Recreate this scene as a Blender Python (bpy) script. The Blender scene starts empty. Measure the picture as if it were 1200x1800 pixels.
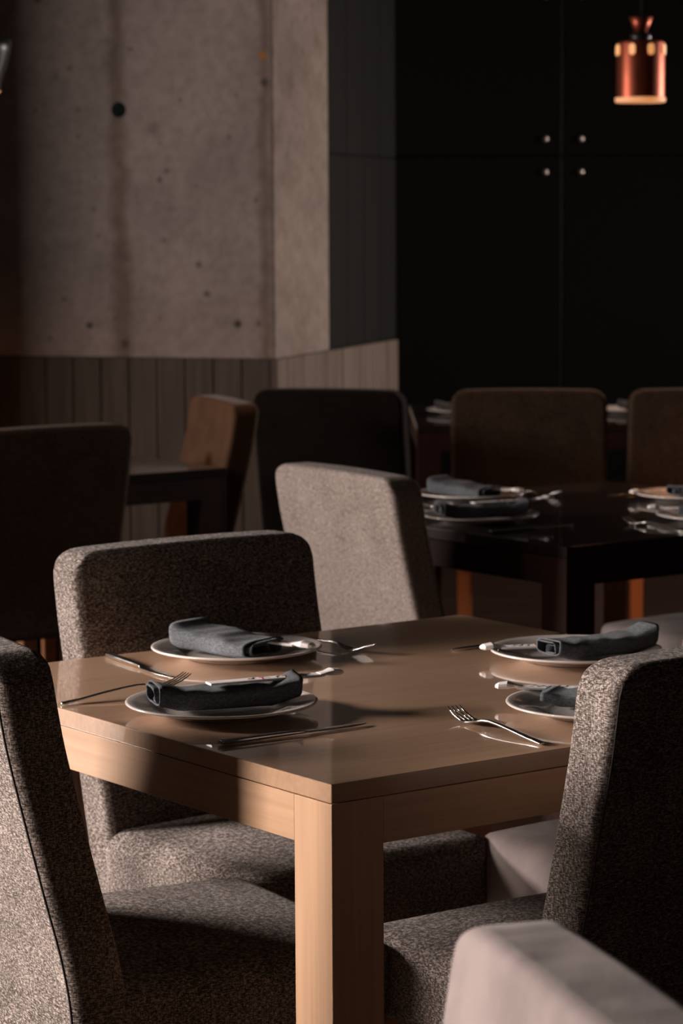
import bpy, bmesh, math, random
from mathutils import Vector, Matrix
random.seed(4)
S = bpy.context.scene
COL = S.collection
R = math.radians

# ------------------------------------------------------------------ camera
F_PX, Y_HOR, CAM_H, ROLL = 4767.5, 376.9, 1.43, -0.0056
cd = bpy.data.cameras.new('camera'); cam = bpy.data.objects.new('camera', cd); COL.objects.link(cam)
cd.sensor_fit = 'VERTICAL'; cd.sensor_height = 36.0; cd.sensor_width = 24.0
cd.lens = F_PX / 1800 * 36.0
pitch = math.atan((900 - Y_HOR) / F_PX)
cam.location = (0, 0, CAM_H)
cam.rotation_euler = (Matrix.Rotation(math.pi/2 - pitch, 3, 'X') @ Matrix.Rotation(ROLL, 3, 'Z')).to_euler()
cd.clip_start = 0.05; cd.clip_end = 100
cd.dof.use_dof = True; cd.dof.focus_distance = 3.35; cd.dof.aperture_fstop = 10.0
S.camera = cam

# ------------------------------------------------------------------ world, exposure
w = bpy.data.worlds.new('world'); S.world = w; w.use_nodes = True
bg = w.node_tree.nodes['Background']; bg.inputs[0].default_value = (0.55, 0.5, 0.48, 1); bg.inputs[1].default_value = 0.0015
S.view_settings.view_transform = 'Standard'; S.view_settings.look = 'None'
S.view_settings.exposure = 0.0; S.view_settings.gamma = 1.0; S.view_settings.use_curve_mapping = False

def area_light(name, loc, target, sx, sy, power, color, spread=180):
    l = bpy.data.lights.new(name, 'AREA'); l.shape = 'RECTANGLE'; l.size = sx; l.size_y = sy
    l.energy = power; l.color = color; l.spread = R(spread)
    o = bpy.data.objects.new(name, l); COL.objects.link(o); o.location = loc
    o.rotation_euler = (Vector(target) - Vector(loc)).to_track_quat('-Z', 'Y').to_euler()
    return o
# daylight through the high window in the left wall (key), and the window in the right wall
area_light('daylight_left', (-3.55, 4.55, 1.65), (0.1, 3.4, 0.8), 0.9, 0.5, 150, (1.0, 0.88, 0.82), 122)
area_light('daylight_left_near', (-3.55, 2.15, 1.36), (0.1, 3.0, 0.7), 0.8, 0.4, 29, (1.0, 0.86, 0.78), 60)
area_light('daylight_left_far', (-7.2, 6.3, 2.15), (0.0, 8.0, 1.2), 1.5, 0.75, 300, (1.0, 0.88, 0.82))
area_light('daylight_right', (5.7, 10.6, 1.9), (0.0, 9.6, 0.9), 1.3, 1.4, 62, (1.0, 0.87, 0.8), 76)
area_light('added_fill_behind', (1.6, -2.3, 2.2), (0.0, 4.0, 0.7), 2.0, 1.0, 1.8, (1.0, 0.7, 0.46), 120)  # added warm fill from behind the camera

# ------------------------------------------------------------------ materials
def new_mat(name):
    m = bpy.data.materials.new(name); m.use_nodes = True
    return m, m.node_tree, m.node_tree.nodes['Principled BSDF']
def nd(t, kind, **kw):
    n = t.nodes.new(kind)
    for k, v in kw.items(): setattr(n, k, v)
    return n
def coords(t, scale=(1, 1, 1), loc=(0, 0, 0)):
    tc = nd(t, 'ShaderNodeTexCoord'); mp = nd(t, 'ShaderNodeMapping')
    mp.inputs['Scale'].default_value = scale; mp.inputs['Location'].default_value = loc
    t.links.new(tc.outputs['Object'], mp.inputs['Vector']); return mp.outputs['Vector']
def noise(t, vec, scale, detail=3, rough=0.5):
    n = nd(t, 'ShaderNodeTexNoise'); n.inputs['Scale'].default_value = scale
    n.inputs['Detail'].default_value = detail; n.inputs['Roughness'].default_value = rough
    t.links.new(vec, n.inputs['Vector']); return n.outputs['Fac']
def ramp(t, fac, stops):
    r = nd(t, 'ShaderNodeValToRGB'); e = r.color_ramp.elements
    while len(e) < len(stops): e.new(0.5)
    for el, (p, c) in zip(e, stops):
        el.position = p; el.color = (*c, 1) if len(c) == 3 else c
    t.links.new(fac, r.inputs[0]); return r.outputs[0]
def mth(t, op, a, b=None):
    n = nd(t, 'ShaderNodeMath', operation=op)
    for i, v in enumerate((a, b)):
        if v is None: continue
        if isinstance(v, (int, float)): n.inputs[i].default_value = v
        else: t.links.new(v, n.inputs[i])
    return n.outputs[0]
def mixc(t, fac, a, b, blend='MIX'):
    n = nd(t, 'ShaderNodeMix', data_type='RGBA', blend_type=blend)
    for sock, v in ((0, fac), (6, a), (7, b)):
        if isinstance(v, (int, float)): n.inputs[sock].default_value = v
        elif isinstance(v, tuple): n.inputs[sock].default_value = (*v, 1)
        else: t.links.new(v, n.inputs[sock])
    return n.outputs[2]
def bump(t, b, h, strength, dist):
    n = nd(t, 'ShaderNodeBump'); n.inputs['Strength'].default_value = strength; n.inputs['Distance'].default_value = dist
    t.links.new(h, n.inputs['Height']); t.links.new(n.outputs[0], b.inputs['Normal'])

def m_plain(name, c, rough=0.5, metal=0.0, spec=0.5, coat=0.0):
    m, t, b = new_mat(name)
    b.inputs['Base Color'].default_value = (*c, 1); b.inputs['Roughness'].default_value = rough
    b.inputs['Metallic'].default_value = metal; b.inputs['Specular IOR Level'].default_value = spec
    b.inputs['Coat Weight'].default_value = coat
    v = coords(t); f = noise(t, v, 35, 2)
    b_r = mth(t, 'MULTIPLY_ADD', f, 0.08); b_r.node.inputs[2].default_value = rough - 0.04
    t.links.new(b_r, b.inputs['Roughness'])
    return m

def m_tweed(name, dark, mid, light, bs=0.55):
    m, t, b = new_mat(name)
    h = noise(t, coords(t, (170, 170, 620)), 1.0, 2, 0.6)
    v = noise(t, coords(t, (620, 620, 200)), 1.0, 2, 0.6)
    big = noise(t, coords(t), 9, 3)
    f = mth(t, 'MULTIPLY_ADD', h, 0.6); t.links.new(mth(t, 'MULTIPLY', v, 0.4), f.node.inputs[2])
    f2 = mth(t, 'MULTIPLY_ADD', big, 0.12); t.links.new(mth(t, 'SUBTRACT', f, 0.06), f2.node.inputs[2])
    c = ramp(t, f2, [(0.36, dark), (0.5, mid), (0.62, light)])
    t.links.new(c, b.inputs['Base Color'])
    b.inputs['Roughness'].default_value = 0.95; b.inputs['Specular IOR Level'].default_value = 0.05
    b.inputs['Sheen Weight'].default_value = 0.03; b.inputs['Sheen Roughness'].default_value = 0.5
    bump(t, b, f, bs, 0.0016)
    return m
def m_suede(name, c):
    m, t, b = new_mat(name)
    f = noise(t, coords(t), 14, 4, 0.6); g = noise(t, coords(t, (1, 1, 1)), 420, 2)
    c1 = tuple(x * 0.86 for x in c); c2 = tuple(min(1, x * 1.12) for x in c)
    t.links.new(ramp(t, f, [(0.35, c1), (0.65, c2)]), b.inputs['Base Color'])
    b.inputs['Roughness'].default_value = 0.9; b.inputs['Specular IOR Level'].default_value = 0.15
    b.inputs['Sheen Weight'].default_value = 0.08; b.inputs['Sheen Roughness'].default_value = 0.4
    h = mth(t, 'MULTIPLY_ADD', g, 0.08); t.links.new(noise(t, coords(t), 9, 2), h.node.inputs[2])
    bump(t, b, h, 0.35, 0.02)
    return m
def m_wood(name, c1, c2, axis=0, rough=0.4, coat=0.0, coat_rough=0.08, spec=0.4, fine=1.0):
    m, t, b = new_mat(name)
    s = [95 * fine] * 3; s[axis] = 2.2
    g = noise(t, coords(t, tuple(s)), 1.0, 4, 0.6)
    s2 = [14] * 3; s2[axis] = 0.8
    g2 = noise(t, coords(t, tuple(s2)), 1.0, 3, 0.55)
    f = mth(t, 'MULTIPLY_ADD', g, 0.6); t.links.new(mth(t, 'MULTIPLY', g2, 0.4), f.node.inputs[2])
    t.links.new(ramp(t, f, [(0.34, c2), (0.6, c1)]), b.inputs['Base Color'])
    b.inputs['Roughness'].default_value = rough; b.inputs['Specular IOR Level'].default_value = spec
    b.inputs['Coat Weight'].default_value = coat; b.inputs['Coat Roughness'].default_value = coat_rough
    bump(t, b, g, 0.12, 0.0006)
    return m
def m_concrete(name, c, pits, stripes, rust=None):
    m, t, b = new_mat(name)
    v = coords(t)
    n1 = noise(t, v, 2.6, 6, 0.62); n2 = noise(t, v, 26, 5, 0.65)
    base = ramp(t, n1, [(0.3, tuple(x * 0.72 for x in c)), (0.7, tuple(min(1, x * 1.15) for x in c))])
    base = mixc(t, 0.6, base, ramp(t, n2, [(0.3, (0.62, 0.58, 0.55)), (0.6, (1, 1, 1))]), 'MULTIPLY')
    vo = nd(t, 'ShaderNodeTexVoronoi'); vo.inputs['Scale'].default_value = 11; t.links.new(v, vo.inputs['Vector'])
    pm = ramp(t, vo.outputs['Distance'], [(0.06, (0.45, 0.42, 0.4)), (0.14, (1, 1, 1))])
    base = mixc(t, 0.65, base, pm, 'MULTIPLY')
    sp = nd(t, 'ShaderNodeSeparateXYZ'); t.links.new(v, sp.inputs[0])
    wob = mth(t, 'MULTIPLY', mth(t, 'SUBTRACT', noise(t, v, 5, 4), 0.5), 0.08)
    xw = mth(t, 'ADD', sp.outputs['X'], wob)
    for (x0, hw, k) in stripes:
        d = mth(t, 'ABSOLUTE', mth(t, 'SUBTRACT', xw, x0))
        base = mixc(t, 1.0, base, ramp(t, mth(t, 'DIVIDE', d, hw), [(0.2, (k, k * .93, k * .86)), (1.0, (1, 1, 1))]), 'MULTIPLY')
    for (px, pz, r, k) in pits:
        q = mth(t, 'SQRT', mth(t, 'ADD', mth(t, 'POWER', mth(t, 'SUBTRACT', sp.outputs['X'], px), 2.0), mth(t, 'POWER', mth(t, 'SUBTRACT', sp.outputs['Z'], pz), 2.0)))
        base = mixc(t, 1.0, base, ramp(t, mth(t, 'DIVIDE', q, r * 1.6), [(0.35, (k, k, k)), (0.9, (1, 1, 1))]), 'MULTIPLY')
    if rust:
        px, pz, r = rust
        q = mth(t, 'SQRT', mth(t, 'ADD', mth(t, 'POWER', mth(t, 'SUBTRACT', sp.outputs['X'], px), 2.0), mth(t, 'POWER', mth(t, 'SUBTRACT', sp.outputs['Z'], pz), 2.0)))
        base = mixc(t, ramp(t, mth(t, 'DIVIDE', q, r * 2), [(0.3, (1, 1, 1)), (1.0, (0, 0, 0))]), base, (0.35, 0.16, 0.05))
    t.links.new(base, b.inputs['Base Color']); b.inputs['Roughness'].default_value = 0.9
    b.inputs['Specular IOR Level'].default_value = 0.2
    bump(t, b, n2, 0.3, 0.006)
    return m
def m_glow(name, c, e, s):
    m, t, b = new_mat(name)
    b.inputs['Base Color'].default_value = (*c, 1)
    v = coords(t); f = noise(t, v, 6, 1)
    t.links.new(ramp(t, f, [(0.2, tuple(x * 0.9 for x in e)), (0.8, e)]), b.inputs['Emission Color'])
    b.inputs['Emission Strength'].default_value = s
    return m

TWEED = m_tweed('grey brown tweed', (0.013, 0.010, 0.008), (0.095, 0.078, 0.069), (0.31, 0.265, 0.24))
TWEED_L = m_tweed('light heather weave', (0.07, 0.057, 0.05), (0.17, 0.138, 0.122), (0.29, 0.24, 0.215), 0.3)
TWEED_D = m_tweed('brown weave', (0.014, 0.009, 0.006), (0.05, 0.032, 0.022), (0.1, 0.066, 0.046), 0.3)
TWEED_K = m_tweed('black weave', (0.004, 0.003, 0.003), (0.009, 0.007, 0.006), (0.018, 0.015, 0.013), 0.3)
SUEDE = m_suede('rose taupe suede', (0.25, 0.205, 0.196))
SUEDE_B = m_suede('brown suede', (0.075, 0.042, 0.023))
THREAD = m_plain('dark seam thread', (0.02, 0.017, 0.015), 0.9)
OAKS = [m_wood('bleached oak %s' % 'xyz'[a], (0.54, 0.34, 0.215), (0.43, 0.262, 0.158), a, 0.42, 0.35, 0.25) for a in range(3)]
OAK_TOP = m_wood('bleached oak lacquered', (0.47, 0.30, 0.195), (0.38, 0.235, 0.148), 0, 0.34, 1.0, 0.035, 0.5)
DARKS = [m_wood('espresso wood %s' % 'xyz'[a], (0.03, 0.012, 0.009), (0.013, 0.006, 0.004), a, 0.65, 0.0, 0.25, 0.12) for a in range(3)]
DARK_TOP = m_wood('espresso wood lacquered', (0.016, 0.008, 0.007), (0.009, 0.005, 0.004), 0, 0.3, 0.8, 0.04)
LEG_WOOD = m_wood('orange beech', (0.5, 0.22, 0.1), (0.38, 0.16, 0.07), 2, 0.4, 0.2)
PORCELAIN = m_plain('cream porcelain', (0.62, 0.56, 0.52), 0.14, 0, 0.5, 0.5)
CLOTH = m_tweed('slate napkin linen', (0.052, 0.056, 0.062), (0.085, 0.091, 0.1), (0.12, 0.128, 0.14), 0.15)
STEEL = m_plain('polished steel', (0.66, 0.64, 0.6), 0.2, 1.0)
PAPER = m_plain('white paper', (0.74, 0.7, 0.69), 0.6)
INK_R = m_plain('red ink', (0.5, 0.05, 0.04), 0.6)
INK_K = m_plain('black ink', (0.02, 0.02, 0.02), 0.6)
COPPER = m_plain('copper', (0.34, 0.085, 0.05), 0.42, 1.0)
BLACKM = m_plain('black metal', (0.012, 0.012, 0.013), 0.35, 0.0, 0.5)
FLOOR_M = m_wood('red brown floor boards', (0.045, 0.02, 0.013), (0.02, 0.009, 0.006), 0, 0.4, 0.2)
CEIL_M = m_plain('charcoal ceiling', (0.02, 0.018, 0.017), 0.9)
WALL_D = m_plain('charcoal wall paint', (0.005, 0.0045, 0.0045), 0.9, 0, 0.2)
PANEL_S = m_plain('blackened steel', (0.008, 0.0075, 0.0075), 0.45, 0.3)
CLAD = m_wood('black stained boards', (0.006, 0.0055, 0.005), (0.003, 0.003, 0.003), 2, 0.7, 0, 0.3, 0.08)
WAINS = m_wood('weathered grey boards', (0.095, 0.074, 0.061), (0.057, 0.042, 0.034), 2, 0.8, 0.0, 0.3, 0.1, 0.35)
WAINS_R = m_wood('weathered brown boards', (0.13, 0.1, 0.08), (0.075, 0.055, 0.043), 2, 0.8, 0.0, 0.3, 0.1, 0.35)
BOLT_M = m_plain('bolt steel', (0.85, 0.74, 0.66), 0.42, 1.0)
BULB = m_glow('warm lamp diffuser', (0.9, 0.6, 0.4), (1.0, 0.38, 0.14), 0.62)
SLOT = m_glow('lit lamp slot', (0.9, 0.6, 0.4), (1.0, 0.42, 0.13), 0.75)

# ------------------------------------------------------------------ mesh helpers
def obj(name, bm, mat, parent=None, smooth=True):
    me = bpy.data.meshes.new(name); bmesh.ops.recalc_face_normals(bm, faces=bm.faces); bm.to_mesh(me); bm.free()
    if mat: me.materials.append(mat)
    for p in me.polygons: p.use_smooth = smooth
    o = bpy.data.objects.new(name, me); COL.objects.link(o); o.parent = parent
    return o
def sharp(o, ang=35):
    me = o.data; bm = bmesh.new(); bm.from_mesh(me)
    for e in bm.edges:
        if len(e.link_faces) == 2 and e.calc_face_angle(0) > R(ang): e.smooth = False
    bm.to_mesh(me); bm.free(); return o
def thing(name, label, cat, loc=(0, 0, 0), rz=0, group=None):
    o = bpy.data.objects.new(name, None); COL.objects.link(o); o.empty_display_size = 0.1
    o.location = loc; o.rotation_euler = (0, 0, rz); o['label'] = label; o['category'] = cat
    if group: o['group'] = group
    return o
def tag(o, label, cat, group=None):
    o['label'] = label; o['category'] = cat
    if group: o['group'] = group
    return o
def dup(root, loc, rz, label, group=None, scale=None):
    r = root.copy(); COL.objects.link(r); r.location = loc; r.rotation_euler = (0, 0, rz); r['label'] = label
    if group: r['group'] = group
    if scale: r.scale = scale
    for ch in root.children:
        c = ch.copy(); COL.objects.link(c); c.parent = r
        for g in ch.children:
            d = g.copy(); COL.objects.link(d); d.parent = c
    return r
def struct(name, bm, mat, smooth=False):
    o = obj(name, bm, mat, None, smooth); o['kind'] = 'structure'; return o
def box(bm, x0, x1, y0, y1, z0, z1, bev=0.0, seg=2):
    r = bmesh.ops.create_cube(bm, size=1.0)['verts']
    for v in r: v.co = Vector(((x0 + x1) / 2 + v.co.x * (x1 - x0), (y0 + y1) / 2 + v.co.y * (y1 - y0), (z0 + z1) / 2 + v.co.z * (z1 - z0)))
    if bev: bmesh.ops.bevel(bm, geom=list({e for v in r for e in v.link_edges}), offset=bev, segments=seg, affect='EDGES', profile=0.6)
def boxm(*a, **k):
    bm = bmesh.new(); box(bm, *a, **k); return bm
def lathe(bm, prof, n=48, c=(0, 0)):
    rings = []
    for (r, z) in prof:
        rings.append([bm.verts.new((c[0], c[1], z))] if r < 1e-6 else
                     [bm.verts.new((c[0] + r * math.cos(2 * math.pi * i / n), c[1] + r * math.sin(2 * math.pi * i / n), z)) for i in range(n)])
    for a, b in zip(rings, rings[1:]):
        for i in range(n):
            j = (i + 1) % n
            if len(a) == 1 and len(b) == 1: continue
            if len(a) == 1: bm.faces.new((a[0], b[i], b[j]))
            elif len(b) == 1: bm.faces.new((a[i], b[0], a[j]))
            else: bm.faces.new((a[i], b[i], b[j], a[j]))
def loft(bm, secs, n=12, p=2.6):
    """secs: (x, yc, half width, zc, half height)"""
    rings = []
    for (x, yc, hw, zc, hh) in secs:
        ring = []
        for i in range(n):
            a = 2 * math.pi * i / n; c, s = math.cos(a), math.sin(a)
            ring.append(bm.verts.new((x, yc + hw * math.copysign(abs(c) ** (2 / p), c), zc + hh * math.copysign(abs(s) ** (2 / p), s))))
        rings.append(ring)
    for a, b in zip(rings, rings[1:]):
        for i in range(n): bm.faces.new((a[i], a[(i + 1) % n], b[(i + 1) % n], b[i]))
    bm.faces.new(rings[0]); bm.faces.new(rings[-1][::-1])
def tube(bm, pts, r, n=8):
    rings = []
    for k, p in enumerate(pts):
        p = Vector(p); d = (Vector(pts[min(k + 1, len(pts) - 1)]) - Vector(pts[max(k - 1, 0)])).normalized()
        u = d.cross(Vector((0, 1, 0.013))).normalized(); v = d.cross(u)
        rings.append([bm.verts.new(p + r * (math.cos(2 * math.pi * i / n) * u + math.sin(2 * math.pi * i / n) * v)) for i in range(n)])
    for a, b in zip(rings, rings[1:]):
        for i in range(n): bm.faces.new((a[i], a[(i + 1) % n], b[(i + 1) % n], b[i]))
    bm.faces.new(rings[0]); bm.faces.new(rings[-1][::-1])
def rounded_box(hx, hy, hz, r, n=(16, 12, 8), fn=None):
    """grid box with rounded edges about the origin, then passed through fn"""
    bm = bmesh.new(); cache = {}
    def axis(cnt, h):                    # grid lines: three inside each rounded edge, the rest even
        e = [0.0, 0.2 * r, 0.55 * r, r, 1.12 * r]; m = cnt - 8; h2 = h - e[-1]
        mid = [-h2 + 2 * h2 * q / m for q in range(1, m)]
        return [-h + q for q in e] + mid + [h - q for q in e[::-1]]
    n = tuple(c + 8 for c in n)
    AX = (axis(n[0], hx), axis(n[1], hy), axis(n[2], hz))
    def V(i, j, k):
        key = (i, j, k)
        if key in cache: return cache[key]
        p = Vector((AX[0][i], AX[1][j], AX[2][k]))
        q = Vector((max(-hx + r, min(hx - r, p.x)), max(-hy + r, min(hy - r, p.y)), max(-hz + r, min(hz - r, p.z))))
        d = p - q
        if d.length > 1e-9 and sum(abs(c) > 1e-9 for c in d) > 1:
            m = max(abs(c) for c in d); d = d.normalized() * m
        p = q + d
        if fn: p = fn(p)
        cache[key] = bm.verts.new(p); return cache[key]
    a, b, c = n
    for i in range(a):
        for j in range(b):
            for k in (0, c): bm.faces.new((V(i, j, k), V(i + 1, j, k), V(i + 1, j + 1, k), V(i, j + 1, k)))
    for i in range(a):
        for k in range(c):
            for j in (0, b): bm.faces.new((V(i, j, k), V(i + 1, j, k), V(i + 1, j, k + 1), V(i, j, k + 1)))
    for j in range(b):
        for k in range(c):
            for i in (0, a): bm.faces.new((V(i, j, k), V(i, j + 1, k), V(i, j + 1, k + 1), V(i, j, k + 1)))
    return bm

# ------------------------------------------------------------------ placement frame of the tables
TH = 0.6294
D1 = Vector((-math.sin(TH), math.cos(TH), 0)); D2 = Vector((math.cos(TH), math.sin(TH), 0))
N0 = Vector((-0.0142, 3.1984, 0)); SIDE = 0.9918
def T(a, b, z=0.0):          # table frame: a along the near right edge, b along the near left edge
    return N0 + a * D2 + b * D1 + Vector((0, 0, z))

# ------------------------------------------------------------------ room
LW, RW, BW, FW, CH = -7.5, 6.0, 12.2, -3.0, 3.3
struct('floor', boxm(LW, RW, FW, BW, -0.1, 0), FLOOR_M)
struct('ceiling', boxm(LW, RW, FW, BW, CH, CH + 0.1), CEIL_M)
def wall_with_hole(name, x0, x1, ya, yb, wy0, wy1, wz0, wz1):
    bm = bmesh.new()
    box(bm, x0, x1, ya, wy0, 0, CH); box(bm, x0, x1, wy1, yb, 0, CH)
    box(bm, x0, x1, wy0, wy1, 0, wz0); box(bm, x0, x1, wy0, wy1, wz1, CH)
    return struct(name, bm, WALL_D)
wall_with_hole('wall_left', LW - 0.15, LW, FW, BW, 5.4, 7.2, 1.65, 2.65)
wall_with_hole('wall_right', RW, RW + 0.15, FW, BW, 9.9, 11.3, 1.1, 2.7)
struct('wall_back', boxm(LW, RW, BW, BW + 0.15, 0, CH), WALL_D)
struct('wall_front', boxm(LW, RW, FW - 0.15, FW, 0, CH), WALL_D)
def window(name, x, y0, y1, z0, z1):
    bm = bmesh.new(); t = 0.05
    for (a, b, c, d) in ((y0, y1, z0, z0 + t), (y0, y1, z1 - t, z1), (y0, y0 + t, z0 + t, z1 - t), (y1 - t, y1, z0 + t, z1 - t)):
        box(bm, x - 0.05, x + 0.05, a, b, c, d, 0.004)
    struct(name, bm, BLACKM)
window('window_1', LW - 0.075, 5.4, 7.2, 1.65, 2.65)
window('window_2', RW + 0.075, 9.9, 11.3, 1.1, 2.7)

# concrete pier: object frame with X along the left face, corner at the origin
WA = R(17)
CORNER = Vector((-0.234, 9.3, 0))
def pier_px(x, y):           # point of the left face seen at a pixel, in the face's own frame
    dx = (x - 600) / F_PX; dz = (Y_HOR - y) / F_PX
    d = Vector((-math.cos(WA), math.sin(WA)))
    # CORNER + s*d = Y*(dx,1)
    s = (CORNER.x - dx * CORNER.y) / (dx * d.y - d.x); Yd = CORNER.y + s * d.y
    return -s, CAM_H + dz * Yd
stripes = [(pier_px(215, 300)[0], 0.05, 0.62), (pier_px(470, 300)[0], 0.03, 0.66)]
pits = [(*pier_px(x, y), r, k) for (x, y, r, k) in ((420, 567, .013, .25), (160, 568, .012, .3), (366, 514, .011, .45), (353, 463, .011, .5), (286, 315, .010, .5),
        (298, 300, .009, .55), (222, 601, .015, .5), (275, 226, .02, .7), (470, 148, .014, .4), (78, 3, .014, .4))]
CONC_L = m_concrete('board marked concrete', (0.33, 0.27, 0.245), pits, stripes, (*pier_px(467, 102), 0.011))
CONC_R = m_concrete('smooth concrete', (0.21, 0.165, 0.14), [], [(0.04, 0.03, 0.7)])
RL, SPLIT = 1.5, 0.62
def placed(o):
    o.location = CORNER; o.rotation_euler = (0, 0, -WA); return o
struct('wall_left_blocker', boxm(-2.5, -2.3, 8.78, BW, 0, CH), WALL_D)  # unseen slab, added to cast shade on the left end of the pier
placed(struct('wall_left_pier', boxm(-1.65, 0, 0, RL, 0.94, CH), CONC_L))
bm = boxm(-1.65, -0.0, 0.0, RL, 0, 0.94)
placed(struct('wall_pier_core', bm, WALL_D))
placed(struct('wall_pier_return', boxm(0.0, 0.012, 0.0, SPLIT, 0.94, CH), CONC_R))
bm = bmesh.new()
for k in range(4):
    y0 = SPLIT + k * (RL - SPLIT) / 4
    for z0, z1 in ((0.945, 1.645), (1.65, 2.35), (2.355, CH)):
        box(bm, 0, 0.016, y0 + 0.002, y0 + (RL - SPLIT) / 4 - 0.002, z0, z1, 0.003, 1)
box(bm, 0, 0.006, SPLIT, RL, 0.941, CH)
placed(struct('trim_1', bm, CLAD))
bm = bmesh.new()
for k in range(16):
    x1 = -k * 0.104; off = random.uniform(0.018, 0.023)
    box(bm, x1 - 0.1025, x1 - 0.0015, -off, 0, 0, 0.938, 0.0025, 1)
placed(struct('trim_2', bm, WAINS))
bm = bmesh.new()
wd = [.10, .17, .13, .16, .19, .22, .2, .18, .15]; y = 0.0
for k, wv in enumerate(wd):
    off = random.uniform(0.020, 0.025)
    box(bm, 0.0, off, y - (0.02 if k == 0 else -0.002), y + wv - 0.002, 0, 0.938, 0.0025, 1); y += wv
placed(struct('trim_3', bm, WAINS_R))
# round plug in the tie hole of the concrete
bm = bmesh.new(); lathe(bm, [(0, .003), (.02, .003), (.025, .0025), (.027, 0)], 32)
pl = obj('tie_hole_plug', bm, m_plain('matte black rubber', (0.01, 0.013, 0.014), 0.95, 0, 0.1)); px, pz = pier_px(216, 194)
pl.matrix_world = Matrix.Translation(CORNER) @ Matrix.Rotation(-WA, 4, 'Z') @ Matrix.Translation((px, -0.0, pz)) @ Matrix.Rotation(math.pi / 2, 4, 'X')
tag(pl, 'small round black plug in the concrete wall, upper left', 'plug')

# blackened steel panels on the back wall, a bolt near each corner
PY = BW - 0.004; kpx = PY / F_PX
def bxz(x, y): return (x - 600) * kpx, CAM_H + (Y_HOR - y) * kpx
seam_x, seam_z = bxz(989, 277); ph = 302 * kpx; pw = 1.25
bx = 31 * kpx; bz = 28.5 * kpx
labels = {(-1, 0): 'blackened steel wall panel below the seam, left of the bolt cluster', (-1, 1): 'blackened steel wall panel above the seam, left of the bolt cluster',
          (0, 0): 'faintly lit blackened steel wall panel below the pendant lamp, right of the bolts', (0, 1): 'blackened steel wall panel directly behind the copper pendant lamp'}
for (i, j), lb in labels.items():
    pz1 = ph if j else 1.3
    x0, z0 = seam_x + i * pw, seam_z - (0 if j else pz1)
    p = obj('wall_panel', boxm(0.004, pw - 0.004, -0.012, 0, 0.004, pz1 - 0.004, bev=0.002, seg=1), PANEL_S, None, False)
    p.location = (x0, BW - 0.001, z0); tag(p, lb, 'wall panel', 'blackened steel panels on the back wall')
    for (u, v) in ((bx, bz), (pw - bx, bz), (bx, pz1 - bz), (pw - bx, pz1 - bz)):
        bm = bmesh.new(); lathe(bm, [(0.0, .0), (.012, .001), (.014, .006), (.013, .011), (.0, .014)][::-1], 16)
        for vv in bm.verts: vv.co = Vector((u + vv.co.x, -0.011 - vv.co.z, v + vv.co.y))
        obj('bolt', bm, BOLT_M, p)

# ------------------------------------------------------------------ chair
HW, TB, ZT, ZB = 0.235, 0.0385, 0.90, 0.35
def rake(z):
    pts = [(0.30, 0.0), (0.42, 0.0), (0.50, 0.012), (0.60, 0.037), (0.70, 0.062), (0.80, 0.085), (0.91, 0.100)]
    for (a, b), (c, d) in zip(pts, pts[1:]):
        if z <= c or (c, d) == pts[-1]:
            t = (z - a) / (c - a); t = max(0, min(1, t)); break
    # smooth with neighbours by Catmull-like cubic
    i = pts.index((a, b)); p0 = pts[max(i - 1, 0)][1]; p3 = pts[min(i + 2, len(pts) - 1)][1]
    return 0.5 * (2 * b + (d - p0) * t + (2 * p0 - 5 * b + 4 * d - p3) * t * t + (-p0 + 3 * b - 3 * d + p3) * t ** 3)
def back_fn(p):
    x, y, z = p.x, p.y, p.z + (ZT + ZB) / 2
    RC = 0.045
    if abs(x) > HW - RC and z > ZT - RC:
        u = (abs(x) - HW + RC) / RC; v = (z - ZT + RC) / RC
        u2 = u * math.sqrt(max(0, 1 - v * v / 2)); v2 = v * math.sqrt(max(0, 1 - u * u / 2))
        x = math.copysign(HW - RC + u2 * RC, x); z = ZT - RC + v2 * RC
    z += 0.004 * (1 - (x / HW) ** 2) * (z - ZB) / (ZT - ZB)
    bulge = 0.004 * (1 - (x / HW) ** 2) * (1 if y > 0 else 0.6)
    w = 1 - 0.03 * max(0, (0.5 - z)) / 0.15
    return Vector((x * w, 0.19 + y + math.copysign(bulge, y) + rake(z), z))
def seat_fn(p):
    hx, hy = HW, 0.215
    x, y = p.x, p.y
    RC = 0.05
    if abs(x) > hx - RC and y < -(hy - RC):
        u = (abs(x) - hx + RC) / RC; v = (-y - hy + RC) / RC
        u2 = u * math.sqrt(max(0, 1 - v * v / 2)); v2 = v * math.sqrt(max(0, 1 - u * u / 2))
        x = math.copysign(hx - RC + u2 * RC, x); y = -(hy - RC + v2 * RC)
    d = max(0, 1 - (x / hx) ** 2) * max(0, 1 - (y / hy) ** 2)
    z = p.z + (0.016 * d if p.z > 0 else 0)
    return Vector((x, y - 0.027, z + 0.4125))
_proto = {}
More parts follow.
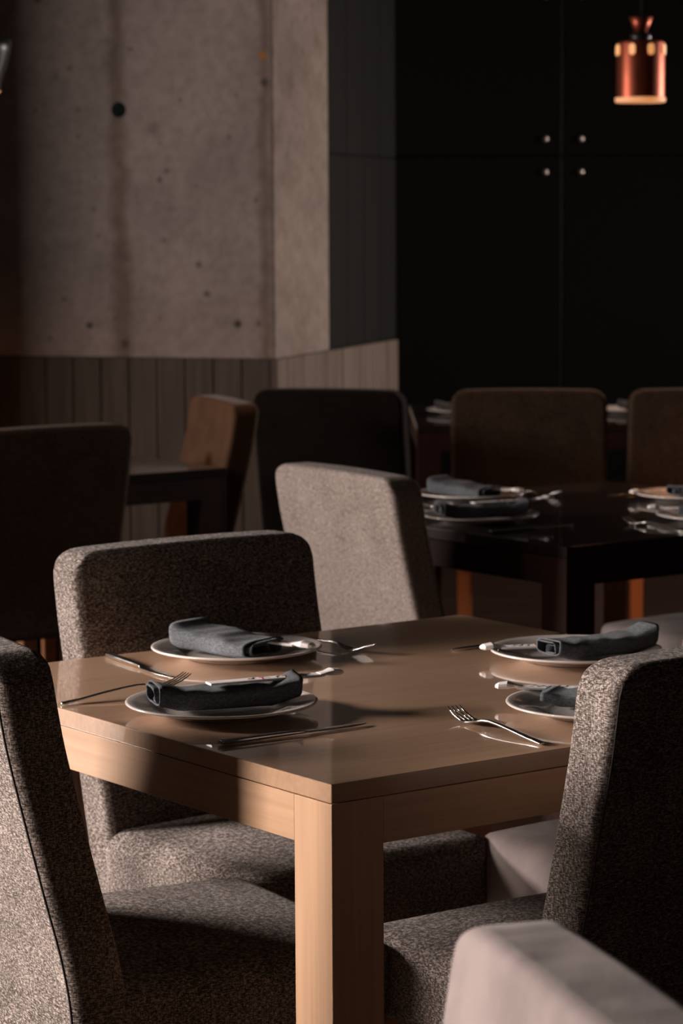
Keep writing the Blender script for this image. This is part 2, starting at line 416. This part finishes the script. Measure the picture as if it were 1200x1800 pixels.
def make_chair(name, label, mat, loc, rz, group):
    if mat.name not in _proto:
        t = thing('dining_chair', label, 'chair', loc, rz, group)
        obj('seat', rounded_box(HW, 0.215, 0.0575, 0.03, (24, 20, 8), seat_fn), mat, t)
        bk = obj('backrest', rounded_box(HW, TB, (ZT - ZB) / 2, 0.014, (28, 8, 36), back_fn), mat, t)
        for sx in ((-1, 1) if mat.name == 'grey brown tweed' else ()):
            for yy in (TB,):
                pts = []
                for k in range(41):
                    z = ZB + 0.012 + (ZT - ZB - 0.03) * k / 40
                    q = back_fn(Vector((sx * (HW - 0.009), yy, z - (ZT + ZB) / 2)))
                    pts.append((q.x, q.y - 0.0002, q.z))
                bm = bmesh.new(); tube(bm, pts, 0.0012, 6); obj('seam', bm, THREAD, bk)
        for sx in (-1, 1):
            for y0 in (-0.215, 0.168):
                bm = bmesh.new(); cx = sx * (HW - 0.036); hw = 0.021
                r = bmesh.ops.create_cube(bm, size=1.0)['verts']
                for v in r:
                    k = hw * (0.8 if v.co.z < 0 else 1.0)
                    v.co = Vector((cx + v.co.x * 2 * k, y0 + hw + v.co.y * 2 * k + (0.01 if y0 > 0 and v.co.z < 0 else 0), 0.0 if v.co.z < 0 else 0.366))
                bmesh.ops.bevel(bm, geom=list(bm.edges), offset=0.002, segments=2, affect='EDGES')
                obj('leg', bm, LEG_WOOD, t, False)
        _proto[mat.name] = t
        return t
    return dup(_proto[mat.name], loc, rz, label, group)
def chair(label, mat, top_mid, facing, group):
    f = Vector((facing[0], facing[1], 0)).normalized()
    c = Vector((top_mid[0], top_mid[1], 0)) + f * 0.29
    return make_chair('dining_chair', label, mat, (c.x, c.y, 0), math.atan2(f.x, -f.y), group)
def rot(v, deg):
    return Matrix.Rotation(R(deg), 3, 'Z') @ v

chair('grey tweed dining chair behind the light wood table, facing the camera', TWEED, T(0.518, 1.125), rot(-D1, 0.5), 'chairs at the light wood table')
chair('grey tweed dining chair cut off by the left edge, beside the light table', TWEED, T(-0.246, 0.487), rot(D2, -7), 'chairs at the light wood table')
chair('grey tweed dining chair on the right, its dark back to the camera', TWEED, T(0.466, -0.222), rot(D1, -2), 'chairs at the light wood table')
chair('unseen grey tweed chair added left of the foreground table to shade the right chair', TWEED, (-0.53, 2.80), (-0.95, 0.3), None)  # out of view, added to block low light from the right chair's side
chair('smooth taupe suede chair at the far right side of the light wood table', SUEDE, T(1.266, 0.43), rot(-D2, 1.5), 'chairs at the light wood table')
chair('pale rose taupe suede chair in the bottom right foreground, only its back top in view', SUEDE, (0.183, 1.80), (-0.963, -0.268), None)
chair('light grey heather chair between the light table and the dark table', TWEED_L, T(1.45, 1.955), rot(D2, -4), 'chairs at the dark table')
chair('smooth suede chair tucked under the dark dining table on the right', SUEDE, T(1.745 + 1.11, 1.591 + 0.345), -D2, 'chairs at the dark table')
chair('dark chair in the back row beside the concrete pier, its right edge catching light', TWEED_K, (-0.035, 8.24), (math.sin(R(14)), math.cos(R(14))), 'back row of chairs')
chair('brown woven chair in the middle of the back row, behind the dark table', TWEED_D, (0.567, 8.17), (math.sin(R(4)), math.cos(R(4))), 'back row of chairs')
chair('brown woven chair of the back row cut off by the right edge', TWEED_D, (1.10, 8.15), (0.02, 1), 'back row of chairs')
chair('black chair at the left edge with a thin orange lit top', TWEED_D, T(1.546, 3.355), D1, 'chairs at the left table')
chair('brown suede chair lit warm, at the left table in front of the wainscot', SUEDE_B, (-0.337, 7.83), (-0.948, -0.32), 'chairs at the left table')

# ------------------------------------------------------------------ tables
def make_table(name, label, tab, size, mats, top, loc=None, rz=None):
    sx, sy = size
    t = thing('dining_table', label, 'table', loc or T(*tab), TH if rz is None else rz)
    H, th, ah, lg = 0.75, 0.0235, 0.058, 0.079
    obj('table_top', boxm(0, sx, 0, sy, H - th, H, bev=0.0018, seg=3), top, t, False)
    z1 = H - th - 0.0012; z0 = z1 - ah; e = 0.0008
    for (a, b, c, d, m) in ((lg, sx - lg, e, 0.022, 0), (lg, sx - lg, sy - 0.022, sy - e, 0), (e, 0.022, lg, sy - lg, 1), (sx - 0.022, sx - e, lg, sy - lg, 1)):
        obj('apron', boxm(a, b, c, d, z0, z1, bev=0.0004, seg=1), mats[m], t, False)
    for a in (e, sx - lg):
        for b in (e, sy - lg):
            obj('leg', boxm(a, a + lg - e, b, b + lg - e, 0, z1, bev=0.0012, seg=2), mats[2], t, False)
    return t
make_table('t', 'large light oak dining table in the foreground set for four', (0, 0), (SIDE, SIDE), OAKS, OAK_TOP)
NB = (1.745, 1.591); NL = (1.19, 3.50)
make_table('t', 'dark espresso dining table on the right, set with plates, behind the light table', NB, (SIDE, SIDE), DARKS, DARK_TOP)
make_table('t', 'dark dining table at the left beside the brown suede chair', NL, (SIDE, SIDE), DARKS, DARK_TOP)
make_table('t', 'long dark table behind the back row of chairs', None, (2.2, 0.95), DARKS, DARK_TOP, loc=(0.245, 8.76, 0), rz=0)

# ------------------------------------------------------------------ tableware
def make_plate():
    bm = bmesh.new()
    prof = [(0, .0042), (.04, .0042), (.074, .0044), (.082, .0056), (.090, .0092), (.104, .0132), (.120, .0165), (.1285, .0184), (.1318, .0182), (.1325, .0168), (.131, .0152),
            (.118, .0122), (.100, .0085), (.088, .0040), (.080, .0018), (.0775, .0002), (.0745, .0002), (.073, .0016), (.04, .0018), (0, .0018)]
    lathe(bm, prof, 96); return obj('dinner_plate', bm, PORCELAIN)
def make_fork():
    bm = bmesh.new()
    hs = [(0, 0, .0040, .0022, .0012), (.002, 0, .0050, .0023, .0019), (.03, 0, .0048, .0040, .0020), (.07, 0, .0038, .0075, .0019), (.10, 0, .0030, .0096, .0020), (.122, 0, .0027, .0102, .0021),
          (.134, 0, .0034, .0092, .0020), (.143, 0, .0070, .0066, .0014), (.150, 0, .0108, .0055, .0010), (.160, 0, .0124, .0034, .0009), (.168, 0, .0125, .0034, .0009)]
    loft(bm, hs, 16)
    for k in range(4):
        y = -0.0102 + k * 0.0068
        loft(bm, [(.166, y, .0021, .0034, .0009), (.176, y, .0019, .0046, .0009), (.188, y * 0.98, .0017, .0080, .0009), (.198, y * 0.95, .0014, .0122, .0008), (.206, y * 0.92, .0009, .0165, .0006)], 8)
    for v in bm.verts: v.co.x *= 1.07
    return obj('fork', bm, STEEL)
def make_knife():
    bm = bmesh.new()
    loft(bm, [(0, 0, .0052, .0040, .0024), (.002, 0, .0062, .0040, .0034), (.05, 0, .0058, .0042, .0034), (.10, 0, .0050, .0042, .0030), (.124, 0, .0044, .0040, .0024), (.130, 0, .0055, .0034, .0014)], 16, 4)
    loft(bm, [(.128, 0, .0055, .0034, .0014), (.136, 0.001, .0085, .0030, .0010), (.17, .0012, .0095, .0028, .0009), (.20, .0016, .0085, .0027, .0008), (.222, .0030, .0055, .0027, .0006), (.232, .0050, .0020, .0027, .0005)], 12, 2.2)
    return obj('table_knife', bm, STEEL)
def make_napkin(L, wd, ht, seed, taper=(1, 1), turns=2.3):
    """linen folded over and over into a loose flat roll along X, layered openings at both ends"""
    rnd = random.Random(seed); bm = bmesh.new()
    nx, ns = 26, 84; rows = []
    ph = [rnd.uniform(0, 6.28) for _ in range(6)]
    for i in range(nx + 1):
        u = i / nx; x = -L / 2 + L * u
        k = taper[0] * (1 - u) + taper[1] * u
        k2 = k * (1 + 0.04 * math.sin(u * 3.14 * 1.3 + ph[0]))
        row = []
        for s in range(ns + 1):
            v = s / ns; a = 2 * math.pi * turns * v + 0.4
            rr = 1 - 0.62 * v
            c, sn = math.cos(a), math.sin(a)
            px = math.copysign(abs(c) ** 0.4, c); pz = math.copysign(abs(sn) ** 0.55, sn)
            y = wd / 2 * rr * px * (0.96 + 0.04 * k2) + 0.002 * math.sin(9 * u + ph[1] + 5 * v)
            z = ht / 2 * k2 * (0.94 * rr * pz + 0.02) + ht / 2 * k2 - (1 - rr) * ht * 0.08
            if pz > 0: z += 0.0012 * math.sin(11 * u + ph[2] + 2.5 * c) + 0.0006 * math.sin(31 * u + ph[3] - 3 * c)
            xx = x + 0.006 * math.sin(a * 0.5 + ph[4]) * (1 if i in (0, nx) else abs(2 * u - 1)) + (0.010 * v if i == 0 else (-0.014 * v if i == nx else 0))
            row.append(bm.verts.new((xx, y, max(z, 0.0024) + 0.30 * max(0, abs(xx) - 0.066))))
        rows.append(row)
    for i in range(nx):
        for s in range(ns): bm.faces.new((rows[i][s], rows[i + 1][s], rows[i + 1][s + 1], rows[i][s + 1]))
    o = obj('napkin', bm, CLOTH)
    sm = o.modifiers.new('solid', 'SOLIDIFY'); sm.thickness = 0.0018; sm.offset = -1
    return o
def make_sleeve():
    t = thing('chopstick_sleeve', '', 'chopsticks')
    bm = bmesh.new()
    loft(bm, [(-.10, 0, .0110, 0, .0016), (-.02, 0, .0112, 0, .0022), (.062, 0, .0112, 0, .0022), (.070, 0, .0105, 0, .0014)], 12, 5)
    obj('paper_sleeve', bm, PAPER, t, False)
    bm = bmesh.new()
    loft(bm, [(.064, 0, .0100, .001, .0018), (.074, 0.000, .0085, .002, .0030), (.084, 0.001, .0125, .003, .0050), (.096, 0.002, .0115, .002, .0042), (.101, 0.002, .007, .0015, .002)], 10, 3)
    obj('folded_end', bm, PAPER, t, False)
    def strokes(lst, mat, nm):
        for (x, y, l, wv, a) in lst:
            bm = boxm(-l / 2, l / 2, -wv / 2, wv / 2, 0.0019, 0.0026)
            for v in bm.verts:
                c, s = math.cos(a), math.sin(a); v.co = Vector((x + v.co.x * c - v.co.y * s, y + v.co.x * s + v.co.y * c, v.co.z))
            obj(nm, bm, mat, t, False)['label'] = nm.replace('_', ' ') + ' on the paper'
    strokes([(-.020, .004, .008, .0016, .1), (-.022, -.003, .010, .0016, 1.4), (-.012, 0, .007, .0014, -.7), (.012, .003, .008, .0018, .2), (.013, -.003, .009, .0016, 1.2)], INK_R, 'red_stroke')
    strokes([(.026, .002, .012, .0018, 1.0), (.031, .001, .012, .0018, -1.0), (.037, .002, .012, .0018, .8), (.043, -.001, .012, .0018, -.8), (-.034, .001, .009, .0016, .9), (-.038, -.003, .009, .0016, -.4), (.001, -.002, .009, .0014, 1.3), (.004, .003, .007, .0014, .2), (.050, .004, .007, .0014, .1)], INK_K, 'black_stroke')
    return t
used = {}
def place(kind, maker, p, ang, label, group=None, scale=None, tilt=(0, 0)):
    if kind not in used:
        o = maker(); used[kind] = o; o.location = p; o.rotation_euler = (0, 0, ang); o['label'] = label
        o['category'] = {'plate': 'plate', 'fork': 'fork', 'knife': 'knife', 'sleeve': 'chopsticks'}.get(kind, 'napkin')
        if group: o['group'] = group
        if scale: o.scale = scale
    else:
        o = dup(used[kind], p, ang, label, group, scale)
    o.rotation_euler = (tilt[0], tilt[1], ang)
    return o
def along(kind, maker, p0, p1, label, group=None, tilt=(0, 0)):
    d = p1 - p0; return place(kind, maker, p0, math.atan2(d.y, d.x), label, group, None, tilt)

ZT0 = 0.7503
def setting(org, which, words, scale=1.0):
    """the four places of a table; org = table corner in the table frame"""
    a0, b0 = org
    def P(a, b, z=ZT0): return T(a0 + a, b0 + b, z)
    g = 'place settings on the ' + words
    if 'A' in which:
        place('plate', make_plate, P(.44, .858), 0, 'cream round plate at the far left place of the ' + words, 'plates on the ' + words)
        along('knife', make_knife, P(.280, .975), P(.248, .745), 'steel knife left of the far left plate on the ' + words, 'knives on the ' + words)
        along('fork', make_fork, P(.590, .962), P(.613, .77), 'steel fork right of the far left plate, ' + words, 'forks on the ' + words)
        n = place('napkin_a', lambda: make_napkin(.160, .098, .036, 3, (1.15, .85)), P(.425, .86, ZT0 + .0046), TH - R(78), 'slate napkin rolled loosely on the far left plate, ' + words, 'napkins on the ' + words)
        place('sleeve', make_sleeve, P(.452, .826, ZT0 + .030), TH - R(62), 'white chopstick sleeve in the far left napkin, ' + words, 'chopstick sleeves on the ' + words, None, (0, 0.06))
    if 'B' in which:
        place('plate', make_plate, P(.158, .475), 0.3, 'cream round plate at the near left place of the ' + words, 'plates on the ' + words)
        along('fork', make_fork, P(.012, .660), P(.27, .678), 'steel fork beyond the near left plate on the ' + words, 'forks on the ' + words, (0, -0.02))
        along('knife', make_knife, P(.028, .283), P(.256, .275), 'steel knife in front of the near left plate on the ' + words, 'knives on the ' + words)
        n = place('napkin_b', lambda: make_napkin(.205, .066, .036, 8, (.92, 1.0)), P(.160, .474, ZT0 + .0046), R(17), 'slate napkin bundle on the near left plate of the ' + words, 'napkins on the ' + words)
        place('sleeve', make_sleeve, P(.235, .455, ZT0 + .0425), R(24), 'white chopstick sleeve poking from the near left napkin, ' + words, 'chopstick sleeves on the ' + words, None, (0, 0.0))
    if 'C' in which:
        place('plate', make_plate, P(.835, .515), 0.7, 'cream round plate at the far right place of the ' + words, 'plates on the ' + words)
        along('knife', make_knife, P(.965, .690), P(.742, .698), 'steel knife beyond the far right plate on the ' + words, 'knives on the ' + words)
        n = place('napkin_c', lambda: make_napkin(.19, .066, .034, 13, (.85, 1.1)), P(.862, .495, ZT0 + .0046), R(30), 'slate napkin bundle on the far right plate of the ' + words, 'napkins on the ' + words)
        place('sleeve', make_sleeve, P(.805, .555, ZT0 + .019), R(180 + 12), 'white chopstick sleeve poking from the far right napkin, ' + words, 'chopstick sleeves on the ' + words, None, (0, -0.0))
    if 'D' in which:
        place('plate', make_plate, P(.566, .150), 1.1, 'cream round plate at the near right place of the ' + words, 'plates on the ' + words)
        along('fork', make_fork, P(.357, .030), P(.385, .25), 'steel fork left of the near right plate on the ' + words, 'forks on the ' + words)
        n = place('napkin_d', lambda: make_napkin(.19, .07, .034, 21, (.55, 1.15)), P(.580, .148, ZT0 + .0046), R(-20), 'slate napkin bundle on the near right plate of the ' + words, 'napkins on the ' + words)
        place('sleeve', make_sleeve, P(.585, .245, ZT0 + .020), R(180 + 172 - 180 + 0), 'white paper chopstick sleeve at the near right napkin, ' + words, 'chopstick sleeves on the ' + words, None, (0, 0))
setting((0, 0), 'ABCD', 'light wood table')
setting((NB[0], NB[1] - 0.0), 'ABCD', 'dark table on the right')
setting(NL, 'C', 'dark table at the left')
place('plate', make_plate, Vector((0.425, 9.25, ZT0)), 0, 'cream plate on the long back table, left of the middle back row chair', 'plates on the long back table')
place('napkin_b', None, Vector((0.425, 9.25, ZT0 + .0046)), R(8), 'slate napkin on the left plate of the long back table', 'napkins on the long back table')
place('plate', make_plate, Vector((1.0, 9.25, ZT0)), 0, 'cream plate on the long back table, between the two brown back row chairs', 'plates on the long back table')
place('napkin_b', None, Vector((1.05, 9.25, ZT0 + .0046)), R(8), 'slate napkin on the right plate of the long back table', 'napkins on the long back table')

# ------------------------------------------------------------------ pendant lamps
def spot_in(parent, z, power, color, angle, rad=0.04):
    l = bpy.data.lights.new('lamp_glow', 'SPOT'); l.energy = power; l.color = color; l.spot_size = R(angle); l.spot_blend = 0.5; l.shadow_soft_size = rad
    o = bpy.data.objects.new('lamp_glow', l); COL.objects.link(o); o.parent = parent; o.location = (0, 0, z)
def copper_pendant(label, loc, power):
    t = thing('pendant_lamp', label, 'lamp', loc, 0, 'copper pendants')
    Rr = 0.0745
    bm = bmesh.new(); lathe(bm, [(Rr - .003, .004), (Rr - .003, .174), (.045, .182), (.030, .184), (.030, .187), (.050, .186), (Rr - .002, .180), (Rr, .174), (Rr, .004)], 64)
    sh = obj('lamp_shade', bm, COPPER, t); sharp(sh, 50)
    bm = bmesh.new(); lathe(bm, [(0, -.004), (Rr + .001, -.004), (Rr + .0035, .001), (Rr + .0035, .010), (Rr - .002, .012), (0, .012)], 64)
    obj('diffuser', bm, BULB, t)
    for k in range(8):
        a = 2 * math.pi * (k + 0.80) / 8 - math.pi / 2 - R(17)
        bm = bmesh.new()
        ring = []
        for q in range(28):
            an = 2 * math.pi * q / 28
            ring.append((.0098 * math.cos(an), .156 + (.0075 if math.sin(an) >= 0 else -.0075) + .0098 * math.sin(an)))
        fr = [bm.verts.new((x, .0022, z)) for x, z in ring]; bk_ = [bm.verts.new((x, -.004, z)) for x, z in ring]
        bm.faces.new(fr); bm.faces.new(bk_[::-1])
        for q in range(28): bm.faces.new((fr[q], fr[(q + 1) % 28], bk_[(q + 1) % 28], bk_[q]))
        for v in bm.verts:
            x, y = v.co.x, v.co.y - Rr
            v.co = Vector((x * math.cos(a + math.pi / 2) - y * math.sin(a + math.pi / 2), x * math.sin(a + math.pi / 2) + y * math.cos(a + math.pi / 2), v.co.z))
        obj('light_slot', bm, SLOT, sh, False)
    bm = bmesh.new(); lathe(bm, [(0, .182), (.034, .182), (.032, .206), (.020, .212), (0, .212)], 32); obj('collar', bm, BLACKM, t)
    bm = bmesh.new(); lathe(bm, [(.016, .210), (.020, .212), (.037, .256), (.035, .257), (.0, .250)], 32); obj('neck_cone', bm, COPPER, t)
    bm = bmesh.new(); tube(bm, [(0, 0, .25), (0, 0, .8), (0, 0, CH - loc[2])], .003); obj('cord', bm, BLACKM, t)
    bm = bmesh.new(); lathe(bm, [(0, CH - loc[2] - .025), (.05, CH - loc[2] - .022), (.055, CH - loc[2]), (0, CH - loc[2])], 32); obj('ceiling_rose', bm, BLACKM, t)
    spot_in(t, -0.012, power, (1.0, 0.42, 0.16), 110)
    return t
copper_pendant('copper cylinder pendant lamp with lit slots, upper right', ((1123.5 - 600) / F_PX * 8.5, 8.5, CAM_H + (Y_HOR - 184) / F_PX * 8.5), 14)
copper_pendant('copper cylinder pendant lamp over the dark table, off to the right', (1.6, 7.0, 1.87), 100)
LY = 7.6
t = thing('pendant_lamp', 'black bowl pendant lamp cut off by the left edge, upper left', 'lamp', (-1.004, LY, 1.775), 0)
bm = bmesh.new()
lathe(bm, [(.064, .0), (.070, .03), (.085, .07), (.095, .11), (.099, .14), (.096, .141), (.092, .11), (.082, .07), (.067, .03), (.061, .001)], 64)
obj('lamp_shade', bm, BLACKM, t)
bm = bmesh.new(); lathe(bm, [(0, -.004), (.064, -.004), (.066, .0), (.060, .004), (0, .004)], 48); obj('diffuser', bm, BULB, t)
bm = bmesh.new(); lathe(bm, [(0, .10), (.093, .10), (.09, .108), (.03, .13), (0.012, .17), (0, .17)], 48); obj('shade_cap', bm, BLACKM, t)
bm = bmesh.new(); tube(bm, [(0, 0, .15), (0, 0, .8), (0, 0, CH - 1.775)], .003); obj('cord', bm, BLACKM, t)
spot_in(t, -0.012, 20, (1.0, 0.4, 0.14), 160)
